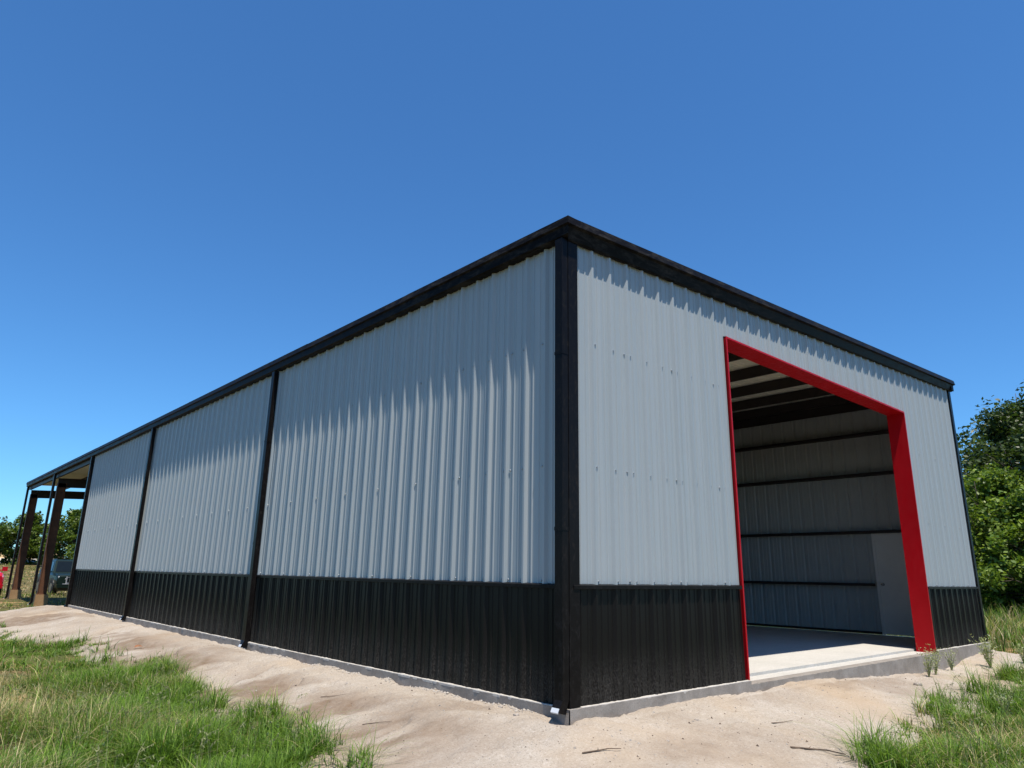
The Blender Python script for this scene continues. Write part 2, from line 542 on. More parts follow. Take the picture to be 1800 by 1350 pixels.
def grid(xs, ys, zf):
    X, Y = np.meshgrid(xs, ys, indexing='ij')
    Z = zf(X, Y)
    V = np.stack([X, Y, Z], -1).reshape(-1, 3)
    nx, ny = len(xs), len(ys)
    I = np.arange(nx * ny).reshape(nx, ny)
    Q = np.stack([I[:-1, :-1], I[1:, :-1], I[1:, 1:], I[:-1, 1:]], -1).reshape(-1, 4)
    return V, Q

def nonuni(a, b, c, d, fine, grow=1.25):
    """fine steps between b and c, growing steps out to a and d"""
    mid = list(np.arange(b, c + 1e-6, fine)); s = fine; x = b; lo = []
    while x > a:
        s *= grow; x -= s; lo.append(x)
    s = fine; x = mid[-1]; hi = []
    while x < d:
        s *= grow; x += s; hi.append(x)
    return np.array(lo[::-1] + mid + hi)

V, Q = grid(nonuni(-900, -8, 20, 900, 0.20), nonuni(-600, -6, 48, 1200, 0.25), field_z)
tag(np_mesh('grass_field', V, Q, 'field', smooth=True), kind='structure')

xs = np.concatenate([np.arange(-5.2, -3.0, 0.09), np.arange(-3.0, 3.0, 0.03), np.arange(3.0, 16.0, 0.06)])
ys = np.concatenate([np.arange(-5.0, -2.5, 0.08), np.arange(-2.5, 6.0, 0.03), np.arange(6.0, 25.5, 0.07)])
V, Q = grid(xs, ys, sand_z)
c = V[Q].mean(1)
d = out_dist(c[:, 0], c[:, 1])
inside = (c[:, 0] > 0.15) & (c[:, 0] < W - 0.15) & (c[:, 1] > 0.15) & (c[:, 1] < L3 - 0.15)
keep = (~inside) & (d - sand_edge(c[:, 0], c[:, 1]) < 0.9)
X_, Y_ = V[:, 0], V[:, 1]; dd = out_dist(X_, Y_)
al = Y_ * 0.95 + X_ * 0.55
cr_ = np.clip((fbm(al, X_ * .35, 1.15, 4, 81) - .49) * 11.0, 0, 1) * np.clip((dd - .45) / .5, 0, 1) * (X_ < .3) * np.clip((Y_ + .6) / 1.5, 0, 1)
cr_ = np.maximum(cr_, .55 * np.clip((fbm(X_, Y_, .8, 4, 85) - .55) * 5, 0, 1) * (dd > .3))
for (sx, sy, an, hl, dp) in SCARPS:
    ca, sa = math.cos(an), math.sin(an)
    u = (X_ - sx) * ca + (Y_ - sy) * sa; v = -(X_ - sx) * sa + (Y_ - sy) * ca
    cr_ = np.maximum(cr_, np.clip(1.2 - np.abs(u) / hl, 0, 1) * np.where(v > -.02, np.exp(-v / .25), 0) * .8)
tag(np_mesh('sand_apron', V, Q[keep], 'sand', np.stack([cr_] * 3, 1), smooth=True), kind='structure')

# ------------------------------------------------------------------ the barn
barn = empty('metal_barn', (0, 0, 0))
tag(barn, 'grey ribbed metal barn with black wainscot, open red-framed doorway and covered end bay', 'barn')

# --- concrete slab with a stepped door ledge
mb = MB()
mb.box((0.05, 0.32, -0.45), (W + 0.05, L3 + 0.05, -0.012))
fl = mb.build('floor_slab', 'slab_floor', barn)
mb = MB(); mb.box((D0 - 0.02, -0.062, -0.45), (D1 + 0.02, 0.322, -0.050))
mb.build('door_ledge', 'slab_floor', fl)

def rough_edge(name, path, outn, top, bot, parent, mat):
    """slab face with a slightly uneven surface and chipped arris"""
    n = len(path); rows = 5
    vs = []; fs = []
    for i, (x, y) in enumerate(path):
        for j in range(rows):
            t = j / (rows - 1)
            z = bot + (top - bot) * t
            o = 0.006 * mnoise.noise(Vector((x * 7, y * 7, z * 9)))
            if j == rows - 1:
                o -= 0.010 * max(0, mnoise.noise(Vector((x * 9, y * 9, 3.1)))); z += 0.008 * mnoise.noise(Vector((x * 13, y * 13, 7)))
            vs.append((x + outn[0] * o, y + outn[1] * o, z))
        vs.append((x - outn[0] * 0.16, y - outn[1] * 0.16, top))
    r = rows + 1
    for i in range(n - 1):
        for j in range(r - 1):
            fs.append((i * r + j, (i + 1) * r + j, (i + 1) * r + j + 1, i * r + j + 1))
    return MB().add(vs, fs).build(name, mat, parent)
yy = [i * 0.05 for i in range(-1, int(L3 / 0.05) + 2)]
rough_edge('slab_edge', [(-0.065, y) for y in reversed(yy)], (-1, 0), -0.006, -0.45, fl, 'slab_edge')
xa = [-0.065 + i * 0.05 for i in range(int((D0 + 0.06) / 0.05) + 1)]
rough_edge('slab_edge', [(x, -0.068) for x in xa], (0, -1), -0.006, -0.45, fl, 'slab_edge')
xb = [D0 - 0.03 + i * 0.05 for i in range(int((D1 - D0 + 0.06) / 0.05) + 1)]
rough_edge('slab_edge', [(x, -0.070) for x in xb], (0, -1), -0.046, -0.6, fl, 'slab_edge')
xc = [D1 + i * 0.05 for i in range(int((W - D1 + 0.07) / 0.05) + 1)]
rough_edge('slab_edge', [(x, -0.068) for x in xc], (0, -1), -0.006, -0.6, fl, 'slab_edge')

# --- lumpy mortar bead where the sheets meet the slab
def mortar(path, outn, parent):
    vs = []; fs = []; n = 5
    for i, (x, y) in enumerate(path):
        k = mnoise.noise(Vector((x * 5, y * 5, 1.0))) + 0.6 * mnoise.noise(Vector((x * 19, y * 19, 4.0)))
        w = 0.004 + 0.012 * max(-0.3, k); h = 0.005 + 0.010 * max(-0.5, k)
        for (a, b) in ((-0.035, 0.0), (-0.030, h * 0.9), (w * 0.4, h), (w, 0.0), (w * 0.8, -0.022)):
            vs.append((x + outn[0] * a, y + outn[1] * a, -0.004 + b))
    for i in range(len(path) - 1):
        for j in range(n - 1):
            fs.append((i * n + j, (i + 1) * n + j, (i + 1) * n + j + 1, i * n + j + 1))
    return MB().add(vs, fs).build('mortar_bead', 'mortar', parent)
mortar([(-0.058, y * 0.6) for y in [i * 0.05 for i in range(0, int(L3 / 0.03))]][::-1], (-1, 0), fl)
mortar([(0.10 + i * 0.03, -0.058) for i in range(int((D0 - 0.1) / 0.03))], (0, -1), fl)
mortar([(D1 + 0.05 + i * 0.03, -0.058) for i in range(int((W - D1) / 0.03))], (0, -1), fl)

# --- ribbed sheets
RIB = 0.3048
def profile(u0, u1, phase):
    """(u, h) points of a ribbed sheet between u0 and u1, ribs centred at phase + k * RIB"""
    pts = []
    k0 = math.floor((u0 - phase) / RIB) - 1; k1 = math.ceil((u1 - phase) / RIB) + 1
    for k in range(k0, k1 + 1):
        c_ = phase + k * RIB
        pts += [(c_ - 0.040, 0), (c_ - 0.013, 0.032), (c_ + 0.013, 0.032), (c_ + 0.040, 0)]
        for m in (RIB / 3, 2 * RIB / 3):
            pts += [(c_ + m - 0.014, 0), (c_ + m - 0.006, 0.009), (c_ + m + 0.006, 0.009), (c_ + m + 0.014, 0)]
    def h(u):
        for (a, ha), (b, hb) in zip(pts, pts[1:]):
            if a <= u <= b:
                return ha + (hb - ha) * ((u - a) / (b - a) if b > a else 0)
        return 0
    return [(u0, h(u0))] + [q for q in pts if u0 + 1e-4 < q[0] < u1 - 1e-4] + [(u1, h(u1))]

def sheet(name, u0, u1, phase, zb, zt, place, mat, parent, rows=5, off=0.0, wav=0.0028):
    """zb, zt: functions of u; place(u, h, z) -> xyz"""
    pr = profile(u0, u1, phase); n = len(pr); vs = []; fs = []
    sd = random.random() * 50
    for r in range(rows + 1):
        t = r / rows
        for (u, h) in pr:
            z = zb(u) + (zt(u) - zb(u)) * t
            wv = wav * mnoise.noise(Vector((u * 3 + sd, z * 1.3, sd))) if 0 < r < rows else 0
            vs.append(place(u, h + off + wv, z))
    for r in range(rows):
        for j in range(n - 1):
            fs.append((r * n + j, r * n + j + 1, (r + 1) * n + j + 1, (r + 1) * n + j))
    return MB().add(vs, fs).build(name, mat, parent)

def run_of_sheets(name, u0, u1, phase, zb, zt, place, mat, rows=5):
    """3-rib sheets lapped at every third rib"""
    k = math.floor((u0 - phase) / RIB)
    k -= k % 3
    i = 0
    while True:
        a = phase + k * RIB - 0.02; b = phase + (k + 3) * RIB + 0.02
        if a >= u1: break
        a2 = max(a, u0); b2 = min(b, u1)
        if b2 - a2 > 0.05:
            sheet(name, a2, b2, phase, zb, zt, place, mat, barn, rows, 0.0012 * (i % 2))
        i += 1; k += 3

PL = lambda u, h, z: (-h, u, z)          # long side facing -x
PF = lambda u, h, z: (u, -h, z)          # front facing -y
PHL, PHF = 0.025, 0.062
cz = lambda v: (lambda u: v)
run_of_sheets('wall_panel', 0.015, L3, PHL, cz(HW + 0.012), cz(H0 - 0.02), PL, 'panel')
run_of_sheets('wainscot_panel', 0.015, L3, PHL, cz(-0.002), cz(HW - 0.004), PL, 'wains', 3)
TOPF = lambda u: roofz(u) - 0.02
run_of_sheets('wall_panel', 0.015, D0 - 0.03, PHF, cz(HW + 0.012), TOPF, PF, 'panel')
run_of_sheets('wall_panel', D0 - 0.03, D1 + 0.03, PHF, cz(DH + 0.03), TOPF, PF, 'panel', 2)
run_of_sheets('wall_panel', D1 + 0.03, W - 0.02, PHF, cz(HW + 0.012), TOPF, PF, 'panel')
run_of_sheets('wainscot_panel', 0.015, D0 - 0.03, PHF, cz(-0.002), cz(HW - 0.004), PF, 'wains', 3)
run_of_sheets('wainscot_panel', D1 + 0.03, W - 0.02, PHF, cz(-0.002), cz(HW - 0.004), PF, 'wains', 3)
# far long wall and end wall (their inner faces show through the doorway)
PR = lambda u, h, z: (W + h, u, z)
PE = lambda u, h, z: (u, L3 + h, z)
run_of_sheets('liner_panel', 0.0, 0.93, 0.02, cz(0.0), cz(roofz(W) + 0.012), PR, 'liner', 2)
run_of_sheets('liner_panel', 0.93, 1.98, 0.02, cz(2.27), cz(roofz(W) + 0.012), PR, 'liner', 2)
run_of_sheets('liner_panel', 1.98, L3, 0.02, cz(0.0), cz(roofz(W) + 0.012), PR, 'liner', 2)
run_of_sheets('end_wall_panel', 0.0, W, 0.02, cz(0.0), TOPF, PE, 'panel', 2)

# --- roof sheets run across the slope, seen from below
y = -0.02; i = 0
while y < LE:
    y1 = min(y + 0.934, LE)
    PRF = lambda u, h, z: (z, u, roofz(z) + h + 0.012)
    sheet('roof_panel', y, y1, 0.1, cz(-0.06), cz(W + 0.05), PRF, 'galv', barn, 1, 0.0012 * (i % 2))
    y += 0.9144; i += 1

# --- fasteners, one mesh for each wall
def screws(rows_, u0, u1, phase, place, skip=None):
    mb = MB(); k = math.ceil((u0 - phase) / RIB)
    while phase + k * RIB < u1:
        u = phase + k * RIB + 0.055
        for z in rows_:
            if skip and skip(u, z): continue
            us = [u] + ([u - 0.11] if k % 3 == 0 else [])
            for q in us:
                c_ = Vector(place(q, 0.004, z)); n_ = Vector(place(q, 1.004, z)) - c_
                mb.tube([c_, c_ + n_ * 0.009], [0.013, 0.010], 6)
        k += 1
    o = mb.build('screws', 'screw', barn)
    o['kind'] = 'stuff'
ROWS = [HW + 0.045, 2.28, 3.63]
screws(ROWS, 0.2, L3 - 0.1, PHL, PL)
screws(ROWS, 0.2, W - 0.2, PHF, PF, lambda u, z: D0 - 0.12 < u < D1 + 0.12)

# --- transition flashing between grey sheets and black wainscot
def flash(name, a, b, place, cuts=()):
    prof = [(0.0, 0.02), (0.036, 0.012), (0.050, 0.004), (0.050, -0.030), (0.042, -0.030), (0.034, -0.004), (0.0, -0.004)]
    MB().sweep(lambda i, u: [place(u, h, HW + z) for h, z in prof], [a, b], 0, True, True).build(name, 'trim', barn)
ed = [0.0] + [3.05 * i for i in range(1, 8)] + [L3 - 0.06]
for a, b in zip(ed, ed[1:]):
    flash('wainscot_flashing', a + (0.012 if a == 0 else 0.001), b, PL)
flash('wainscot_flashing', 0.015, D0 - 0.052, PF)
flash('wainscot_flashing', D1 + 0.055, W - 0.065, PF)

# --- corner trims
mb = MB()
mb.box((-0.038, -0.040, 0.0), (0.105, -0.034, H0 - 0.03))
mb.box((0.099, -0.0345, 0.0), (0.105, -0.002, H0 - 0.03))
mb.box((-0.040, -0.0335, 0.0), (-0.034, 0.125, H0 - 0.03))
mb.box((-0.0345, 0.119, 0.0), (-0.002, 0.125, H0 - 0.03))
mb.build('corner_trim', 'trim', barn)
mb = MB()
mb.box((W - 0.075, -0.042, 0.0), (W + 0.042, -0.034, roofz(W) - 0.03))
mb.box((W + 0.036, -0.034, 0.0), (W + 0.042, 0.12, roofz(W) - 0.03))
mb.build('corner_trim', 'trim', barn)
MB().box((-0.040, L3 - 0.10, 0.0), (-0.033, L3 + 0.04, H0 - 0.03)).box((-0.0325, L3 + 0.034, 0), (0.10, L3 + 0.04, H0 - 0.03)).build('corner_trim', 'trim', barn)

# --- gutter along the low eave and matching rake fascia up the front slope, mitred at the corner
# profile points: (distance out from the wall, height above the eave line)
gp = [(-0.012, -0.082), (0.092, -0.082), (0.112, -0.066), (0.116, 0.030), (0.144, 0.042), (0.124, 0.134), (0.110, 0.142), (0.030, 0.110), (-0.012, 0.06)]
rp = [(0.020, -0.112), (0.050, -0.112), (0.060, -0.098), (0.100, 0.024), (0.144, 0.036), (0.120, 0.134), (0.106, 0.142), (0.030, 0.110), (0.004, 0.06)]
ge = [0.0, 3.0, 6.1, 9.15, 12.2, 15.25, 18.3, 21.35, 24.4, 27.4, 30.5, 33.0, LE + 0.03]
for n_, (a, b) in enumerate(zip(ge, ge[1:])):
    dz = 0.0 if n_ == 0 else random.uniform(-0.003, 0.003)
    MB().sweep(lambda i, u: [(-o_, (-o_ if n_ == 0 and i == 0 else u), H0 + z + dz) for o_, z in gp], [a, b - 0.002], 0, True, True).build('gutter', 'rake', barn)
re = [0.0, 3.1, 6.2, 9.3, W + 0.14]
for n_, (a, b) in enumerate(zip(re, re[1:])):
    def rk(i, u):
        out = []
        for o_, z in rp:
            uu = -o_ - 0.0015 if n_ == 0 and i == 0 else u
            out.append((uu, -o_, roofz(max(uu, 0)) + z))
        return out
    nodes = [a, 0.001, b - 0.002] if n_ == 0 else [a, b - 0.002]
    MB().sweep(rk, nodes, 0, True, True).build('rake_fascia', 'rake', barn)
MB().box((W - 0.01, -0.10, roofz(W) - 0.10), (W + 0.12, 0.0, roofz(W) + 0.02)).build('fascia_end_cap', 'rake', barn)

# --- downspouts with straps and kicked-out ends
def downspout(y, zb, w=0.105, dp=0.085, x0=-0.045, top=H0 - 0.10):
    o = MB().box((x0 - dp, y, zb + 0.10), (x0, y + w, top)).build('downspout', 'trim', barn)
    # outlet: throat leaning outwards, open below, bare bright lip
    q = [(x0 - dp - 0.001, zb + 0.10), (x0 - dp - 0.055, zb + 0.005), (x0 - 0.045, zb - 0.02), (x0 - 0.001, zb + 0.10)]
    mb = MB()
    mb.sweep(lambda i, yv: [(a, yv, b) for a, b in q], [y + 0.001, y + w - 0.001], 0, True, True)
    mb.build('outlet', 'trim', o)
    lx = x0 - dp
    MB().hexa([(lx - 0.060, y + 0.006, zb + 0.004), (lx - 0.054, y + 0.006, zb - 0.006), (lx - 0.054, y + w - 0.006, zb - 0.006), (lx - 0.060, y + w - 0.006, zb + 0.004),
               (lx - 0.040, y + 0.006, zb + 0.040), (lx - 0.034, y + 0.006, zb + 0.034), (lx - 0.034, y + w - 0.006, zb + 0.034), (lx - 0.040, y + w - 0.006, zb + 0.040)]).build('outlet_lip', 'white_metal', o)
    for z in (1.6, 3.4):
        mb = MB()
        mb.box((x0 - dp - 0.004, y - 0.004, z), (x0 - dp - 0.0005, y + w + 0.004, z + 0.035))
        mb.box((x0 - dp, y - 0.004, z), (x0, y - 0.0005, z + 0.035))
        mb.build('strap', 'trim', o)
    return o
downspout(-0.035, -0.03)
for y in FR[1:3]:
    downspout(y - 0.05, -0.07)
downspout(L3 - 0.085, -0.10)
for y in FR[4:]:
    downspout(y - 0.22, -0.27)

# --- red doorway: two jambs and a header, each a folded channel with a front flange
def door_trim():
    yb = 0.275
    o = MB().box((D0 - 0.012, -0.036, -0.052), (D0, yb, DH + 0.012)).box((D0 - 0.026, -0.044, -0.052), (D0 + 0.001, -0.036, DH + 0.026)).build('door_jamb', 'red', barn)
    o = MB().box((D1, -0.036, -0.052), (D1 + 0.012, yb, DH + 0.012)).box((D1 - 0.001, -0.044, -0.052), (D1 + 0.030, -0.036, DH + 0.026)).build('door_jamb', 'red', barn)
    xm = D0 + 3.66
    MB().box((D0 + 0.0005, -0.0355, DH), (xm, yb, DH + 0.012)).box((D0 + 0.0015, -0.0445, DH - 0.001), (xm, -0.0365, DH + 0.024)).build('door_header', 'red', barn)
    MB().box((xm - 0.03, -0.0375, DH - 0.0025), (D1 - 0.0005, yb + 0.002, DH + 0.0095)).box((xm - 0.03, -0.0465, DH - 0.003), (D1 - 0.0015, -0.0380, DH + 0.026)).build('door_header', 'red', barn)
    mb = MB()
    for k in range(9):
        mb.cyl((D1 - 0.0012, 0.20, 0.25 + k * 0.5), (1, 0, 0), 0.007, 0.006, 6)
    for k in range(12):
        mb.cyl((D0 + 0.3 + k * 0.5, 0.20, DH - 0.003), (0, 0, 1), 0.007, 0.006, 6)
    o = mb.build('trim_screws', 'red', barn); o['kind'] = 'stuff'
door_trim()

# --- steel frame: columns, rafters, purlins, girts
def ibeam(name, p0, p1, up, hgt, wid, mat, tf=0.012, tw=0.010):
    p0 = Vector(p0); p1 = Vector(p1); d_ = (p1 - p0).normalized(); up = Vector(up); up = (up - d_ * up.dot(d_)).normalized(); sd = d_.cross(up)
    mb = MB()
    def slab(a0, a1, b0, b1):
        q = lambda P, a, b: P + up * a + sd * b
        mb.hexa([q(p0, a0, b0), q(p0, a0, b1), q(p0, a1, b1), q(p0, a1, b0), q(p1, a0, b0), q(p1, a0, b1), q(p1, a1, b1), q(p1, a1, b0)])
    slab(-hgt / 2, -hgt / 2 + tf, -wid / 2, wid / 2)
    slab(hgt / 2 - tf, hgt / 2, -wid / 2, wid / 2)
    slab(-hgt / 2 + tf, hgt / 2 - tf, -tw / 2, tw / 2)
    return mb.build(name, mat, barn)
for i, y in enumerate(FR):
    yc = y + (0.16 if i == 0 else (-0.12 if i == 3 else 0.0))
    rust = 'rust_primer' if i >= 4 else 'primer'
    zb = 0.0 if i < 4 else 0.12
    if i in (4, 5): yc = y + 0.12
    pd = 0.20 if i >= 4 else 0.16
    ibeam('column', (0.24, yc, zb), (0.24, yc, roofz(0.2) - 0.42), (1, 0, 0), 0.30 if i >= 4 else 0.22, pd, rust)
    ibeam('column', (W - 0.24, yc, zb), (W - 0.24, yc, roofz(W - 0.2) - 0.42), (1, 0, 0), 0.22, pd, rust)
    ibeam('rafter', (0.10, yc, roofz(0.1) - 0.41), (W - 0.10, yc, roofz(W - 0.1) - 0.41), (0, 0, 1), 0.36, 0.16, 'dark_steel' if i >= 4 else rust)
    if i >= 4:
        for xx in (0.24, W - 0.24):
            z0 = -0.45
            MB().hexa([(xx - .23, yc - .23, z0), (xx + .23, yc - .23, z0), (xx + .23, yc + .23, z0), (xx - .23, yc + .23, z0), (xx - .21, yc - .21, 0.10), (xx + .21, yc - .21, 0.10), (xx + .21, yc + .21, 0.10), (xx - .21, yc + .21, 0.10)]).build('concrete_pier', 'pier', barn)
            MB().box((xx - .17, yc - .17, 0.101), (xx + .17, yc + .17, 0.122)).build('base_plate', 'rust_primer', barn)
def zee(name, x, zt, h, y0, y1, mat, lip=0.065):
    mb = MB()
    mb.box((x - 0.003, y0, zt - h), (x + 0.003, y1, zt))
    mb.box((x + 0.003, y0, zt - h), (x + lip * .4, y1, zt - h + 0.004))
    mb.box((x - lip * .3, y0, zt - 0.004), (x - 0.003, y1, zt))
    return mb.build(name, mat, barn)
for x in (0.06, 1.3, 2.75, 4.2, 5.66, 7.12, 8.56, 10.0, 11.26):
    zee('purlin', x, roofz(x) + 0.004 - 0.010, 0.215, 0.02, LE - 0.04, 'dark_steel' if x != 0.04 else 'dark_steel')
zee('eave_strut', W - 0.06, roofz(W) - 0.02, 0.23, 0.02, LE - 0.04, 'dark_steel')
MB().box((0.010, 0.02, H0 - 0.22), (0.020, LE - 0.03, H0 - 0.02)).build('eave_strut', 'dark_steel', barn)
for z in (1.09, 2.28, 3.63, 4.60):
    for (a, b) in (((0.05, 0.93), (1.97, L3 - 0.1)) if z < 2.2 else ((0.05, L3 - 0.1),)):
        MB().box((W - 0.20, a, z - 0.035), (W - 0.004, b, z - 0.031)).box((W - 0.203, a, z - 0.035), (W - 0.200, b, z + 0.030)).build('girt', 'dark_steel', barn)
    MB().box((0.004, 0.12, z - 0.035), (0.20, L3 - 0.1, z + 0.0)).build('girt', 'dark_steel', barn)
MB().box((W - 0.05, 1.99, 0.0), (W - 0.003, L3 - 0.1, 0.055)).build('base_angle', 'dark_steel', barn)
# front wall framing behind the sheets
MB().box((D0 - 0.20, 0.004, 0.0), (D0 - 0.0135, 0.20, roofz(D0) - 0.05)).build('door_post', 'dark_steel', barn)
MB().box((D1 + 0.0135, 0.004, 0.0), (D1 + 0.20, 0.20, roofz(D1) - 0.05)).build('door_post', 'dark_steel', barn)
MB().box((D0, 0.004, DH + 0.0135), (D1, 0.20, DH + 0.20)).build('door_lintel', 'dark_steel', barn)

# --- walk door in the far wall
wd = MB().box((W - 0.075, 0.985, 0.012), (W - 0.035, 1.925, 2.20)).build('walk_door', 'door_grey', barn)
MB().box((W - 0.10, 0.93, 0.0), (W + 0.01, 0.985, 2.26)).box((W - 0.10, 1.925, 0.0), (W + 0.01, 1.98, 2.26)).box((W - 0.10, 0.985, 2.20), (W + 0.01, 1.925, 2.26)).build('door_frame', 'door_grey', wd)
mb = MB()
mb.tube([(W - 0.076, 1.85, 1.10), (W - 0.088, 1.85, 1.10)], 0.036, 14)
mb.tube([(W - 0.088, 1.85, 1.10), (W - 0.115, 1.85, 1.10)], 0.013, 10)
mb.tube([(W - 0.112, 1.85, 1.10), (W - 0.122, 1.85, 1.10), (W - 0.145, 1.85, 1.10), (W - 0.153, 1.85, 1.10)], [0.018, 0.030, 0.030, 0.016], 14)
mb.build('knob', 'steel', wd, True)

# ------------------------------------------------------------------ parked vehicles
def vehicle(root, paint, L=5.2, Wd=2.0, Hh=1.88, hood=1.12):
    """front faces -y; origin on the ground at the middle"""
    w = Wd / 2; f = -L / 2; b = L / 2
    def part(mb, name, mat, par=None, smooth=False):
        return local(mb.build(name, mat, None, smooth), par or root)
    # body: cross-sections lofted from bumper to tail
    secs = []
    def ring(y, zt, zs, wd, z0=0.42):
        return [(-wd * .90, y, z0), (-wd * .99, y, z0 + .14), (-wd, y, zs * .82), (-wd * .985, y, zs), (-wd * .90, y, zt - .015), (-wd * .62, y, zt),
                (wd * .62, y, zt), (wd * .90, y, zt - .015), (wd * .985, y, zs), (wd, y, zs * .82), (wd * .99, y, z0 + .14), (wd * .90, y, z0)]
    st = [(f + .0, 1.00, .86, w * .90, .50), (f + .07, 1.06, .93, w * .955, .46), (f + .30, hood + .01, 1.0, w * .985, .42), (f + .9, hood + .05, 1.03, w, .40), (f + 1.55, hood + .08, 1.06, w, .38),
          (0.0, hood + .06, 1.07, w, .38), (b - 1.3, hood + .06, 1.08, w, .38), (b - .35, hood + .06, 1.06, w * .985, .42), (b, hood, .98, w * .93, .5)]
    part(MB().sweep(lambda i, s: ring(*s), st, 0, True, True), 'body', paint, None)
    # cabin with raked windshield
    zt = Hh; zb = hood + .05
    c0 = [(-w * .93, f + 1.42, zb), (w * .93, f + 1.42, zb), (w * .95, b - .25, zb), (-w * .95, b - .25, zb)]
    c1 = [(-w * .74, f + 2.15, zt - .06), (w * .74, f + 2.15, zt - .06), (w * .77, b - .55, zt - .05), (-w * .77, b - .55, zt - .05)]
    c2 = [(-w * .66, f + 2.30, zt), (w * .66, f + 2.30, zt), (w * .69, b - .75, zt), (-w * .69, b - .75, zt)]
    mb = MB(); vs = c0 + c1 + c2; fs = []
    for k in (0, 4):
        for j in range(4):
            fs.append((k + j, k + (j + 1) % 4, k + 4 + (j + 1) % 4, k + 4 + j))
    fs.append((8, 9, 10, 11)); mb.add(vs, fs)
    cab = part(mb, 'cabin', paint)
    def pane(a, b_, c_, d_, n_, name):
        pts = [Vector(q) for q in (a, b_, c_, d_)]; n_ = Vector(n_).normalized()
        part(MB().add([q + n_ * .012 for q in pts] + [q - n_ * .01 for q in pts], [(0, 1, 2, 3), (4, 7, 6, 5), (0, 4, 5, 1), (1, 5, 6, 2), (2, 6, 7, 3), (3, 7, 4, 0)]), name, 'car_glass', cab)
    C = lambda s, t: Vector(c0[0]).lerp(Vector(c0[1]), s).lerp(Vector(c1[0]).lerp(Vector(c1[1]), s), t)
    pane(C(.06, .08), C(.94, .08), C(.93, .93), C(.07, .93), (0, -1, .95), 'windshield')
    for sgn, i0, i1 in ((-1, 0, 3), (1, 1, 2)):
        S = lambda s, t: Vector(c0[i0]).lerp(Vector(c0[i1]), s).lerp(Vector(c1[i0]).lerp(Vector(c1[i1]), s), t)
        for a, b_ in ((.09, .36), (.39, .66), (.69, .92)):
            pane(S(a, .10), S(b_, .10), S(b_, .90), S(a, .90), (sgn, 0, .3), 'side_window')
        m = MB(); x = sgn * (w + .14)
        m.box((min(x - .11, x + .11), f + 1.62, zb + .03), (max(x - .11, x + .11), f + 1.76, zb + .24))
        m.box((min(sgn * w * .93, sgn * (w + .05)), f + 1.66, zb + .05), (max(sgn * w * .93, sgn * (w + .05)), f + 1.72, zb + .10))
        part(m, 'mirror', paint)
        h = part(MB().hexa([(sgn * w * .56, f - .005, .86), (sgn * w * .90, f + .03, .87), (sgn * w * .92, f + .20, .88), (sgn * w * .56, f + .12, .86),
                        (sgn * w * .56, f + .01, 1.00), (sgn * w * .90, f + .05, 1.01), (sgn * w * .925, f + .22, 1.01), (sgn * w * .56, f + .12, 1.00)]), 'headlight', 'headlamp')
        for yw in (f + .95, b - 1.05):
            part(MB().cyl((sgn * (w - .10), yw, .42), (1, 0, 0), .50, .225, 24), 'wheel_arch', 'car_black')
            wh = part(MB().cyl((sgn * (w - .115), yw, .40), (1, 0, 0), .40, .27, 24), 'tyre', 'tyre')
            part(MB().cyl((sgn * (w + .022), yw, .40), (1, 0, 0), .25, .01, 18), 'rim', 'rim', wh)
    g = part(MB().hexa([(-w * .50, f - .035, .60), (w * .50, f - .035, .60), (w * .50, f + .2, .60), (-w * .50, f + .2, .60), (-w * .54, f - .012, 1.0), (w * .54, f - .012, 1.0), (w * .54, f + .2, 1.0), (-w * .54, f + .2, 1.0)]), 'grille', 'car_black')
    for k in range(5):
        z = .66 + k * .07
        part(MB().box((-w * .50, f - .045, z), (w * .50, f - .02, z + .018)), 'grille_bar', 'chrome' if k in (0, 4) else 'car_black', g)
    for sx_ in (-1, 1):
        part(MB().box((sx_ * w * .53 - .025, f - .05, .62), (sx_ * w * .53 + .025, f - .01, 1.0)), 'grille_bar', 'chrome', g)
    bp = part(MB().hexa([(-w * .93, f - .08, .42), (w * .93, f - .08, .42), (w * .97, f + .25, .42), (-w * .97, f + .25, .42), (-w * .95, f - .085, .60), (w * .95, f - .085, .60), (w * .98, f + .25, .62), (-w * .98, f + .25, .62)]), 'bumper', paint)
    part(MB().box((-w * .7, f - .098, .60), (w * .7, f - .06, .635)), 'bumper_strip', 'chrome', bp)
    part(MB().box((-.17, f - .10, .47), (.17, f - .086, .58)), 'licence_plate', 'plate', bp)
    part(MB().hexa([(-w * .8, f + .02, .26), (w * .8, f + .02, .26), (w * .86, f + .4, .26), (-w * .86, f + .4, .26), (-w * .9, f - .03, .42), (w * .9, f - .03, .42), (w * .95, f + .4, .42), (-w * .95, f + .4, .42)]), 'skirt', 'car_black')
    for sgn in (-1, 1):
        part(MB().box((sgn * w * .60 - .02, f + 2.5, Hh + .025), (sgn * w * .60 + .02, b - .9, Hh + .055)).box((sgn * w * .60 - .018, f + 2.5, Hh - .01), (sgn * w * .60 + .018, f + 2.58, Hh + .03)).box((sgn * w * .60 - .018, b - 1.0, Hh - .01), (sgn * w * .60 + .018, b - .92, Hh + .03)), 'roof_rail', 'car_black')
    return root
su = empty('parked_suv', (3.50, 42.2, float(field_z(3.3, 40))), math.radians(1.5))
tag(su, 'dark green sport utility vehicle parked facing us beyond the barn posts', 'car', 'vehicles parked beyond the barn')
vehicle(su, 'car_green')
ca = empty('parked_car', (-0.86, 40.6, float(field_z(-1, 40))), math.radians(1))
tag(ca, 'red car cut off by the left edge of the photo, nose towards us', 'car', 'vehicles parked beyond the barn')
vehicle(ca, 'car_red', 5.2, 1.95, 1.82, 1.14)

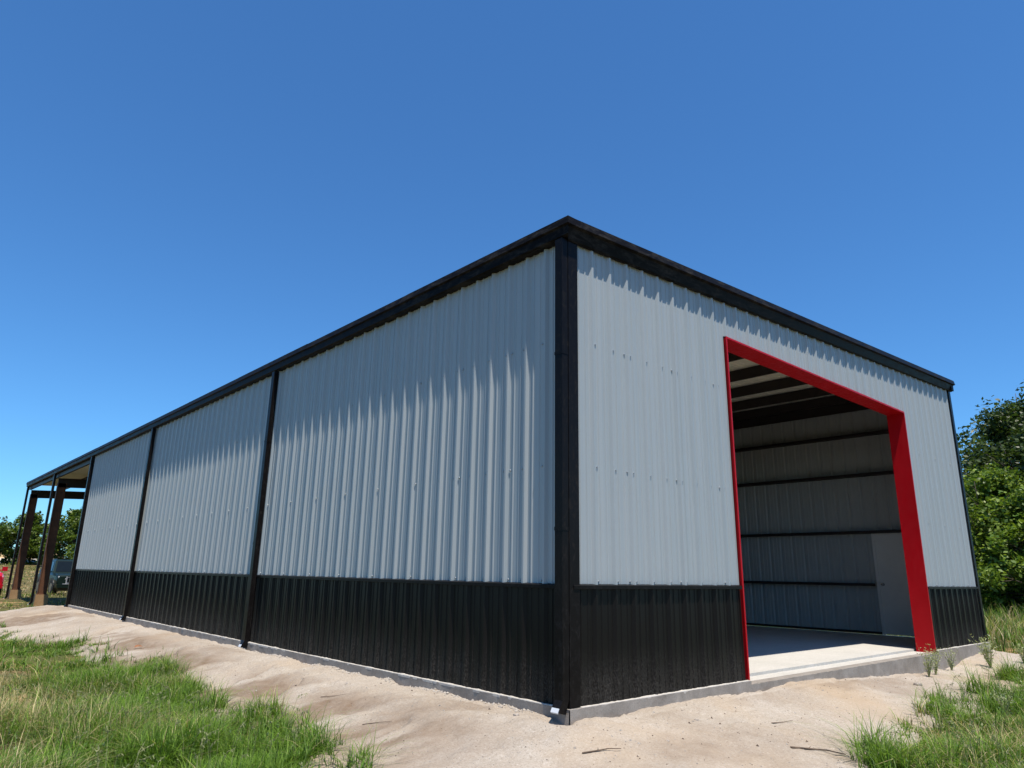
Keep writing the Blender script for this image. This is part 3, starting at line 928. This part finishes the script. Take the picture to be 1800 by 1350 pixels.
# ------------------------------------------------------------------ things far behind on the left
o = MB().box((0, 0, 0), (4.2, 1.8, 1.25)).box((-0.05, -0.05, 1.25), (4.25, 1.85, 1.33))
for k in range(8):
    o.box((0.1 + k * 0.56, -0.06, 0.1), (0.18 + k * 0.56, 0.0, 1.2))
o = o.build('waste_container', 'bin_green'); o.location = (1.3, 104, float(field_z(2, 104)))
tag(o, 'dark green open container far away beside pale earth', 'container')
pile = empty('block_pallet', (10.6, 101, float(field_z(10, 101))))
tag(pile, 'tan stacked blocks far behind the left barn posts', 'pallet')
for a in range(3):
    for k in range(4):
        local(MB().box((a * .82, 0, .15 + k * .62), (a * .82 + .80, 1.0, .15 + k * .62 + .60)).build('block', 'lumber'), pile)
local(MB().box((-.1, -.1, 0), (2.6, 1.1, .13)).build('pallet_board', 'lumber'), pile)
def heap(name, loc, rx, ry, h, mat, sharp=1.3, sd=0):
    N = 22; vs = []; fs = []
    for i in range(N + 1):
        for j in range(N + 1):
            u = i / N * 2 - 1; v = j / N * 2 - 1
            r = min(1, math.hypot(u, v))
            z = h * (1 - r) ** sharp * (1 + .3 * mnoise.noise(Vector((u * 3 + sd, v * 3, sd)))) - (.3 if r >= .999 else 0)
            vs.append((u * rx, v * ry, z))
    for i in range(N):
        for j in range(N):
            a = i * (N + 1) + j; fs.append((a, a + N + 1, a + N + 2, a + 1))
    o = MB().add(vs, fs).build(name, mat, None, True); o.location = loc
    return o
tag(heap('dirt_heap', (4.0, 112, float(field_z(4, 112)) - .1), 12, 4, 2.2, 'tan_dirt', .8, 2), 'long low tan dirt heap behind the green container', 'dirt heap')
tag(heap('dirt_heap', (5.6, 108, float(field_z(6, 108)) + .6), 1.8, 1.8, 3.0, 'tan_dirt', 1.0, 5), 'small pointed tan dirt heap rising above the long one', 'dirt heap')
tag(heap('gravel_strip', (9, 97, float(field_z(9, 97)) - .25), 20, 2.4, .75, 'pale_gravel', .5, 8), kind='structure')

# ------------------------------------------------------------------ trees
def tree_mesh(seed, H, R, nclump, leaves, lsize, base=.28, cols=None):
    r = np.random.default_rng(seed); rnd = random.Random(seed)
    # skeleton
    mb = MB(); tips = []
    th = H * base
    lean = Vector((rnd.uniform(-.06, .06), rnd.uniform(-.06, .06), 1))
    pts = [Vector((0, 0, -.3))]; rad = [H * .030]
    for k in range(1, 6):
        pts.append(lean * (th * k / 5) + Vector((rnd.uniform(-.05, .05), rnd.uniform(-.05, .05), 0)) * k * .4); rad.append(H * (.027 - .002 * k))
    top = pts[-1]
    up = [top]
    for k in range(1, 6):
        up.append(top + Vector((rnd.uniform(-.25, .25), rnd.uniform(-.25, .25), (H * .9 - th) * k / 5)))
    mb.tube(pts + up[1:], rad + [H * .016 * (1 - k / 6.5) for k in range(1, 6)], 7)
    centers = []
    for k in range(nclump):
        a = k * 2.39996 + rnd.uniform(-.4, .4)
        t = (k + .5) / nclump
        zc = th * .75 + (H - th * .75) * (t ** .9)
        rr = R * (math.sin(min(1, .18 + t * .95) * math.pi) ** .6) * rnd.uniform(.45, .92)
        c_ = Vector((math.cos(a) * rr, math.sin(a) * rr, min(zc, H * .95) + rnd.uniform(-.04, .04) * H))
        s = R * rnd.uniform(.24, .40)
        centers.append((c_, s))
        j = min(len(up) - 1, max(0, int((c_.z - th) / (H * .9 - th + 1e-6) * 5)))
        st = up[max(0, j - 1)]
        md = st.lerp(c_, .5) + Vector((0, 0, .06 * H * rnd.uniform(0, 1)))
        mb.tube([st, md, c_], [H * .010, H * .006, H * .0025], 5)
        for q in range(3):
            e = c_ + Vector((rnd.gauss(0, 1), rnd.gauss(0, 1), rnd.gauss(0, .7))) * s * .6
            mb.tube([md.lerp(c_, .6), e], [H * .004, H * .0012], 4)
    # leaves
    per = max(1, leaves // nclump)
    P = []; T = []
    for c_, s in centers:
        d_ = r.normal(size=(per, 3)); d_ /= np.linalg.norm(d_, axis=1)[:, None]
        # sub-clusters make the outline ragged
        sub = r.normal(size=(9, 3)); sub /= np.linalg.norm(sub, axis=1)[:, None]; sub *= r.uniform(.45, 1.0, (9, 1))
        pick = r.integers(0, 9, per)
        q = np.array(c_) + s * (sub[pick] * np.array([1.1, 1.1, .8]) + d_ * r.uniform(.05, 1, (per, 1)) ** .5 * .42)
        P.append(q)
        T.append(np.clip(r.normal(1, .18, per) * r.uniform(.85, 1.15), .5, 1.6))
    P = np.concatenate(P); T = np.concatenate(T); n = len(P)
    a = r.normal(size=(n, 3)); a /= np.linalg.norm(a, axis=1)[:, None]
    nn = r.normal(size=(n, 3)) * .8 + np.array([0, 0, 1.0]); nn /= np.linalg.norm(nn, axis=1)[:, None]
    a = a - nn * (a * nn).sum(1)[:, None]; a /= np.linalg.norm(a, axis=1)[:, None]
    b_ = np.cross(nn, a); ls = lsize * r.uniform(.6, 1.4, (n, 1))
    Vv = np.stack([P - a * ls, P + b_ * ls * .55, P + a * ls, P - b_ * ls * .55], 1).reshape(-1, 3)
    cols = cols or ((.040, .075, .016), (.105, .150, .032))
    m = np.clip(r.normal(.45, .25, (n, 1)), 0, 1)
    col = (np.array(cols[0]) * (1 - m) + np.array(cols[1]) * m) * T[:, None]
    return mb, Vv, np.arange(n * 4).reshape(-1, 4), np.repeat(col, 4, 0)

def tree(loc, label, seed, H, R, nclump=16, leaves=7000, lsize=.16, base=.28, cols=None, group=None, name='oak_tree'):
    t = empty(name, loc, random.uniform(0, 6))
    tag(t, label, 'tree', group)
    mb, Vv, Qq, cc = tree_mesh(seed, H, R, nclump, leaves, lsize, base, cols)
    local(mb.build('trunk', 'bark', None, True), t)
    local(np_mesh('crown', Vv, Qq, 'tree_leaf', cc), t)
    return t
GR = ((.070, .130, .018), (.235, .305, .042))
DK = ((.028, .052, .013), (.085, .120, .026))
def on(x, y): return (x, y, float(field_z(x, y)) - .1)
g = 'trees right of the barn'
tree(on(28.6, 3.6), 'bright green oak just right of the barn corner', 101, 5.6, 3.2, 34, 24000, .085, .16, GR, g)
tree(on(33.5, 3.0), 'tall dark oak at the right edge, highest beside the barn', 102, 8.9, 4.4, 52, 42000, .10, .25, DK, g)
tree(on(27.0, 1.6), 'low leafy green oak below the tall oak', 103, 4.5, 3.0, 32, 22000, .085, .12, GR, g)
tree(on(36.0, 7.5), 'dark oak half hidden behind the barn corner', 104, 6.8, 4.0, 40, 24000, .11, .2, DK, g)
tree(on(31.0, -1.0), 'broad green oak cut by the right edge of the photo', 105, 7.4, 4.2, 46, 32000, .10, .15, GR, g)
g = 'treeline beyond the parked cars'
for k, (x, y, H, R_, lab, cl) in enumerate([
        (-3.0, 96, 9.6, 5.5, 'dark oak leftmost in the far treeline', DK), (3.5, 104, 9.2, 5.5, 'dark oak left of the outer barn post', DK), (8.0, 92, 7.6, 4.2, 'green oak between the two barn posts', GR),
        (11.5, 84, 9.0, 4.4, 'tall green oak above the parked green vehicle', GR), (15.5, 90, 10.4, 5.0, 'dark green oak partly hidden by the barn end', DK), (13.0, 76, 6.0, 3.6, 'low green oak directly behind the parked vehicle', GR)]):
    z = float(field_z(x, y)) - .2
    tree((x, y, z), lab, 200 + k, H * .66, R_ * .85, 32, 17000, .16, .12, tuple(tuple(q * .7 for q in c_) for c_ in cl), g)

# ------------------------------------------------------------------ grass
def blades(name, P, h, w, tint, bend, label, cat, mat='grass_blade', seg=3, ang=None):
    n = len(P); r = rng
    a = r.uniform(0, 2 * np.pi, n) if ang is None else ang
    dirx = np.stack([np.cos(a), np.sin(a), np.zeros(n)], 1)
    side = np.stack([-np.sin(a), np.cos(a), np.zeros(n)], 1)
    vs = []; cs = []
    for k in range(seg + 1):
        t = k / seg
        c_ = P + dirx * (h * bend * t ** 2)[:, None] + np.array([0, 0, 1.0]) * (h * (t - .35 * bend * t ** 2))[:, None]
        ww = w * (1 - t) ** .7 * .5 if k < seg else w * 0
        dk = 0.62 + .5 * t  # blade colour darkens to the root, imitating shade between blades
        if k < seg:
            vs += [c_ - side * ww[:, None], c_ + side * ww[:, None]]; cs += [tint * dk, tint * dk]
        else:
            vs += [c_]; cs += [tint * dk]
    m = 2 * seg + 1
    Vv = np.stack(vs, 1).reshape(-1, 3); Cc = np.stack(cs, 1).reshape(-1, 3)
    base = (np.arange(n) * m)[:, None]
    Qd = np.concatenate([base + np.array([2 * k, 2 * k + 1, 2 * k + 3, 2 * k + 2]) for k in range(seg - 1)])
    Tr = base + np.array([2 * seg - 2, 2 * seg - 1, 2 * seg])
    o = np_mesh(name, Vv, Qd, mat, Cc, False, Tr)
    tag(o, label, cat, kind='stuff')
    return o
GREEN0 = np.array([.052, .130, .012]); GREEN1 = np.array([.205, .325, .032]); STRAW = np.array([.52, .42, .22])
def grass_tint(n, x, y, straw=.25):
    m = rng.random((n, 1)); c_ = GREEN0 * (1 - m) + GREEN1 * m
    lush = np.clip(out_dist(x, y) - sand_edge(x, y), 0, 2.5) / 2.5
    s = (rng.random(n) < np.clip(straw - .16 + .42 * lush + 1.0 * (fbm(x, y, .8, 3, 61) - .5), .02, .9))[:, None]
    return np.where(s, STRAW * rng.uniform(.6, 1.15, (n, 1)), c_) * rng.uniform(.8, 1.2, (n, 1))
def scatter(n, x0, x1, y0, y1):
    return rng.uniform(x0, x1, n), rng.uniform(y0, y1, n)
def grass_patch(name, n, box, hmin, hmax, w, straw, label, clump=1.5, sandtest=True, bend=(.2, 1.8), edge=.0, per=9, rad=.045):
    """tufts: each centre carries a handful of blades that lean outwards"""
    nc = n // per
    x, y = scatter(nc, *box)
    keep = np.ones(nc, bool)
    if sandtest:
        q = out_dist(x, y) - sand_edge(x, y) - edge + .75 * (fbm(x, y, 2.2, 3, 66) - .5)
        keep &= rng.random(nc) < np.clip((q + .30) / .40, 0, 1)
    dens = fbm(x, y, clump, 3, 71)
    keep &= rng.random(nc) < np.clip(dens * 4.6 - 1.55, .10, 1)
    x = x[keep]; y = y[keep]; nc = len(x)
    k = np.clip((fbm(x, y, clump * .8, 3, 77) - .25) * 1.8, 0, 1)
    hc = (hmin + (hmax - hmin) * k) * rng.uniform(.5, 1.25, nc)
    tc = grass_tint(nc, x, y, straw)
    rep = lambda q: np.repeat(q, per, 0)
    n = nc * per
    a = rng.uniform(0, 2 * np.pi, n); ro = np.abs(rng.normal(0, rad, n))
    X = rep(x) + np.cos(a) * ro; Y = rep(y) + np.sin(a) * ro
    Z = np.maximum(field_z(X, Y), np.where(out_dist(X, Y) < 6, sand_z(X, Y), -9)) - .01
    h = rep(hc) * rng.uniform(.45, 1.2, n)
    own = grass_tint(n, X, Y, straw)
    mixf = (rng.random(n) < .4)[:, None]
    tint = np.where(mixf, own, rep(tc) * rng.uniform(.6, 1.35, (n, 1)))
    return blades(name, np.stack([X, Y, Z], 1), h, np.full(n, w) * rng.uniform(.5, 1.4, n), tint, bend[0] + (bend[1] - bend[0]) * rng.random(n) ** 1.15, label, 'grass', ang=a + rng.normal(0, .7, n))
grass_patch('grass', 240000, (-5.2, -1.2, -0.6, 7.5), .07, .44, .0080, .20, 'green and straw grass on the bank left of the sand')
grass_patch('grass', 100000, (-7.0, -1.2, 7.0, 22.0), .08, .34, .013, .22, 'green grass further along the long wall')
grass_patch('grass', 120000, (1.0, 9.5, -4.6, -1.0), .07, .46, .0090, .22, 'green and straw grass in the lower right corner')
grass_patch('grass', 30000, (9.0, 15.5, -4.0, -0.7), .10, .40, .012, .35, 'grass beside the sand past the red doorway')
grass_patch('grass', 42000, (12.8, 27.0, -6.0, 9.0), .22, .75, .022, .12, 'tall mixed grass right of the barn corner', 1.0, True, (.1, 1.0), .35, 8, .10)
grass_patch('grass', 42000, (-8.0, 9.0, 22.6, 44.0), .06, .26, .028, .25, 'short grass around the barn posts and parked cars', .6, True, (.1, 1.0), 0, 6, .12)
grass_patch('grass', 30000, (-14.0, 22.0, 44.0, 96.0), .10, .30, .07, .55, 'dry field grass beyond the parked cars', .25, False, (.1, 1.0), 0, 5, .3)

# seed-headed stalks rising above the left bank
def stalks(n, box, label):
    x, y = scatter(n * 6, *box)
    k = (out_dist(x, y) - sand_edge(x, y)) > .02
    k &= rng.random(len(x)) < np.clip(fbm(x, y, 1.5, 2, 71) * 4 - 1.6, 0, 1)
    x = x[k][:n]; y = y[k][:n]; z = field_z(x, y); mb = MB()
    for a, b_, c_ in zip(x, y, z):
        H = random.uniform(.28, .55); an = random.uniform(0, 6.28); bx, by = math.cos(an) * H * .35, math.sin(an) * H * .35
        pts = [(a, b_, c_), (a + bx * .15, b_ + by * .15, c_ + H * .5), (a + bx * .5, b_ + by * .5, c_ + H * .88), (a + bx, b_ + by, c_ + H * .95)]
        mb.tube(pts, [.0022, .0018, .0016, .0010], 3)
        for q in range(7):
            t = q / 7; P = Vector(pts[2]).lerp(Vector(pts[3]), t); dz = random.uniform(-.03, .01)
            e = P + Vector((random.uniform(-.02, .02), random.uniform(-.02, .02), dz))
            mb.tube([P, P.lerp(e, .5), e], [.001, .0042, .0008], 3)
    o = mb.build('seed_stalks', 'seed'); tag(o, label, 'grass', kind='stuff')
simple('seed', (.20, .21, .085), .8, 0, .35, 30)
stalks(170, (-4.2, -1.2, -.4, 7.5), 'seed-headed grass stalks above the bank left of the sand')
stalks(130, (0.9, 9.0, -4.2, -1.0), 'seed-headed grass stalks in the lower right corner')

# ------------------------------------------------------------------ single weeds on the sand
def weed(loc, H, n, label, tint=(.40, .43, .24), grp='weeds on the sand'):
    t = empty('weed', loc); tag(t, label, 'weed', grp)
    mb = MB(); lv = []; r = np.random.default_rng(int(abs(loc[0] * 100 + loc[1] * 17)) + 3)
    P = []; 
    for k in range(n):
        an = r.uniform(0, 6.28); sp = r.uniform(.1, .55); h = H * r.uniform(.6, 1.0)
        p = [Vector((0, 0, -.02)), Vector((math.cos(an) * h * sp * .4, math.sin(an) * h * sp * .4, h * .55)), Vector((math.cos(an) * h * sp, math.sin(an) * h * sp, h))]
        mb.tube(p, [.005, .0035, .0015], 4)
        for q in range(16):
            tt = r.uniform(.2, 1); b_ = p[0].lerp(p[1], tt * 2) if tt < .5 else p[1].lerp(p[2], tt * 2 - 1)
            P.append(np.array(b_) + r.normal(0, .018, 3))
    P = np.array(P); n_ = len(P)
    a = r.normal(size=(n_, 3)); a[:, 2] = np.abs(a[:, 2]) * .8; a /= np.linalg.norm(a, axis=1)[:, None]
    b_ = np.cross(a, r.normal(size=(n_, 3))); b_ /= np.linalg.norm(b_, axis=1)[:, None]
    ln = r.uniform(.025, .055, (n_, 1)) * (H / .45)
    Vv = np.stack([P, P + a * ln * .5 + b_ * ln * .14, P + a * ln, P + a * ln * .5 - b_ * ln * .14], 1).reshape(-1, 3)
    cc = np.array(tint) * r.uniform(.6, 1.35, (n_, 1))
    local(mb.build('stem', 'seed'), t)
    local(np_mesh('leaves', Vv, np.arange(n_ * 4).reshape(-1, 4), 'grass_blade', np.repeat(cc, 4, 0)), t)
def forbs(n, box, label):
    x, y = scatter(n, *box); k = (out_dist(x, y) - sand_edge(x, y)) > .05
    x = x[k]; y = y[k]; m = 10; n = len(x)
    a = rng.uniform(0, 6.283, (n, m)); el = rng.uniform(.1, 1.1, (n, m)); L = rng.uniform(.02, .05, (n, m)); hh = rng.uniform(0, .14, (n, m))
    P = np.stack([np.repeat(x[:, None], m, 1), np.repeat(y[:, None], m, 1), np.repeat(field_z(x, y)[:, None], m, 1) + hh], -1).reshape(-1, 3)
    d_ = np.stack([np.cos(a) * np.cos(el), np.sin(a) * np.cos(el), np.sin(el)], -1).reshape(-1, 3); sd = np.stack([-np.sin(a), np.cos(a), 0 * a], -1).reshape(-1, 3); L = L.reshape(-1, 1)
    Vv = np.stack([P, P + d_ * L * .5 + sd * L * .22, P + d_ * L, P + d_ * L * .5 - sd * L * .22], 1).reshape(-1, 3)
    base = np.array([[.055, .105, .03], [.11, .17, .05], [.20, .22, .10]])[rng.integers(0, 3, n)]
    cc = np.repeat(np.repeat(base, m, 0) * rng.uniform(.7, 1.3, (n * m, 1)), 4, 0)
    tag(np_mesh('ground_weeds', Vv, np.arange(len(Vv)).reshape(-1, 4), 'grass_blade', cc), label, 'weeds', kind='stuff')
forbs(650, (-5.0, -1.3, -.4, 8.0), 'low leafy weeds mixed into the left grass')
forbs(500, (1.2, 9.0, -4.4, -1.2), 'low leafy weeds mixed into the right grass')
def sz(x, y): return max(float(sand_z(x, y)), float(field_z(x, y)))
for x, y, H, n, lab in [(7.95, -.38, .52, 11, 'pale green weed standing before the red door jamb'), (8.32, -.36, .42, 10, 'thin pale weed just right of the one at the red jamb'),
                        (9.3, -.30, .42, 9, 'pale weed against the black sheets right of the doorway'), (10.3, -.62, .62, 22, 'bushy pale weed near the right barn corner'),
                        (11.3, -.9, .45, 14, 'low weed on orange sand right of the barn corner'), (5.6, -2.0, .36, 14, 'sprawling weed at the edge of the right grass'), (6.8, -2.0, .40, 14, 'pale weed at the grass edge beyond the sprawling one')]:
    weed((x, y, sz(x, y)), H, n, lab)

# ------------------------------------------------------------------ litter on the sand
def twig(pts, rad, label, br=None):
    p = [(x, y, sz(x, y) + .006 + .004 * i) for i, (x, y) in enumerate(pts)]
    mb = MB().tube(p, [rad * (1 - .6 * i / (len(p) - 1)) for i in range(len(p))], 5)
    if br:
        q = Vector(p[1]); mb.tube([q, q + Vector((br[0], br[1], .012))], [rad * .5, rad * .2], 4)
    o = mb.build('twig', 'twig'); tag(o, label, 'twig', 'twigs on the sand')
twig([(-.62, -.72), (-.52, -.80), (-.44, -.83), (-.36, -.90)], .007, 'short twig lying on sand below the barn corner', (.03, .03))
twig([(1.30, -1.45), (1.48, -1.52), (1.62, -1.62), (1.72, -1.74)], .010, 'dark curved stick on sand near the lower right grass', (.05, .0))
twig([(-1.25, 1.55), (-1.16, 1.40), (-1.08, 1.30)], .004, 'thin twig on the sand bank near the left grass')
twig([(-1.0, 2.9), (-.9, 2.75), (-.82, 2.66)], .004, 'thin twig midway along the sand by the long wall')
twig([(1.9, -.95), (2.05, -1.0), (2.2, -1.02)], .005, 'small twig on sand in front of the black sheets')
def stone(x, y, s, label):
    bm = bmesh.new(); bmesh.ops.create_icosphere(bm, subdivisions=2, radius=s)
    sd = random.random() * 40
    for v in bm.verts:
        v.co *= 1 + .35 * mnoise.noise(v.co * (1.6 / s) + Vector((sd, 0, 0))); v.co.z *= .6
    me = bpy.data.meshes.new('stone'); bm.to_mesh(me); bm.free(); me.materials.append(MATS['stone'])
    o = bpy.data.objects.new('stone', me); COL.objects.link(o); o.location = (x, y, sz(x, y) + s * .15); tag(o, label, 'stone', 'loose stones on the sand')
stone(-.35, .35, .030, 'small stone by the slab near the corner downspout')
stone(-.22, .72, .026, 'small stone against the slab on the long side')
stone(1.1, -.62, .022, 'small stone on sand before the black front sheets')
stone(6.4, -.75, .055, 'pale stone lump on sand before the door ledge')
stone(.25, -.9, .016, 'tiny pebble on sand right of the short twig')
lf = MB().add([(-.07, -.03, 0), (0, -.05, .02), (.08, -.01, .01), (.05, .05, .03), (-.03, .05, .035), (0, 0, .045)], [(0, 1, 5), (1, 2, 5), (2, 3, 5), (3, 4, 5), (4, 0, 5)]).build('dry_leaf', 'dry_leaf')
lf.location = (-1.15, 9.6, sz(-1.15, 9.6) + .02)
tag(lf, 'curled brown dry leaf on the sand by the long wall', 'leaf')
mb = MB()
for k in range(1500):
    y = random.uniform(-.1, 9.5); d_ = .075 + abs(random.gauss(0, .05)) 
    if float(fbm(np.array([y]), np.array([3.0]), 1.1, 3, 91)[0]) < .47: continue
    x = -d_; s = random.uniform(.004, .010) * random.choice((1, 1, 1, 1.9)); z = float(sand_z(x, y)) + s * .3
    ang = [random.uniform(0, 6.28) for _ in range(2)]
    pts = [Vector((random.uniform(.6, 1.2) * math.cos(ang[0] + q * 1.257), random.uniform(.6, 1.2) * math.sin(ang[0] + q * 1.257), random.uniform(-.3, .3))) * s + Vector((x, y, z)) for q in range(5)]
    t_ = Vector((x, y, z + s * .8)); b_ = Vector((x, y, z - s))
    mb.add(pts + [t_, b_], [(q, (q + 1) % 5, 5) for q in range(5)] + [((q + 1) % 5, q, 6) for q in range(5)])
tag(mb.build('mortar_rubble', 'rubble'), 'broken mortar crumbs along the slab of the long wall', 'rubble', kind='stuff')
# crumbs of sand, mortar and bark nobody could count
mb = MB()
for k in range(3000):
    if k % 2:
        x, y = -random.uniform(.08, 1.9) ** 1.0, random.uniform(-1.0, 9.0)
    else:
        x, y = random.uniform(-2.0, 7.0), -random.uniform(.08, 2.2)
    s = random.uniform(.003, .009) * (1 if random.random() < .93 else 2.0)
    z = float(sand_z(x, y))
    if z < float(field_z(x, y)): continue
    a = random.uniform(0, 3)
    mb.add([(x + s * math.cos(a), y + s * math.sin(a), z), (x - s * .6, y + s * .7, z), (x + s * .2, y - s, z), (x, y, z + s * .9)], [(0, 1, 3), (1, 2, 3), (2, 0, 3)], random.choice((0, 0, 2, 2, 1)))
tag(mb.build('sand_crumbs', ['stone', 'twig', 'rubble']), 'scattered crumbs of stone and bark on the sand', 'gravel', kind='stuff')
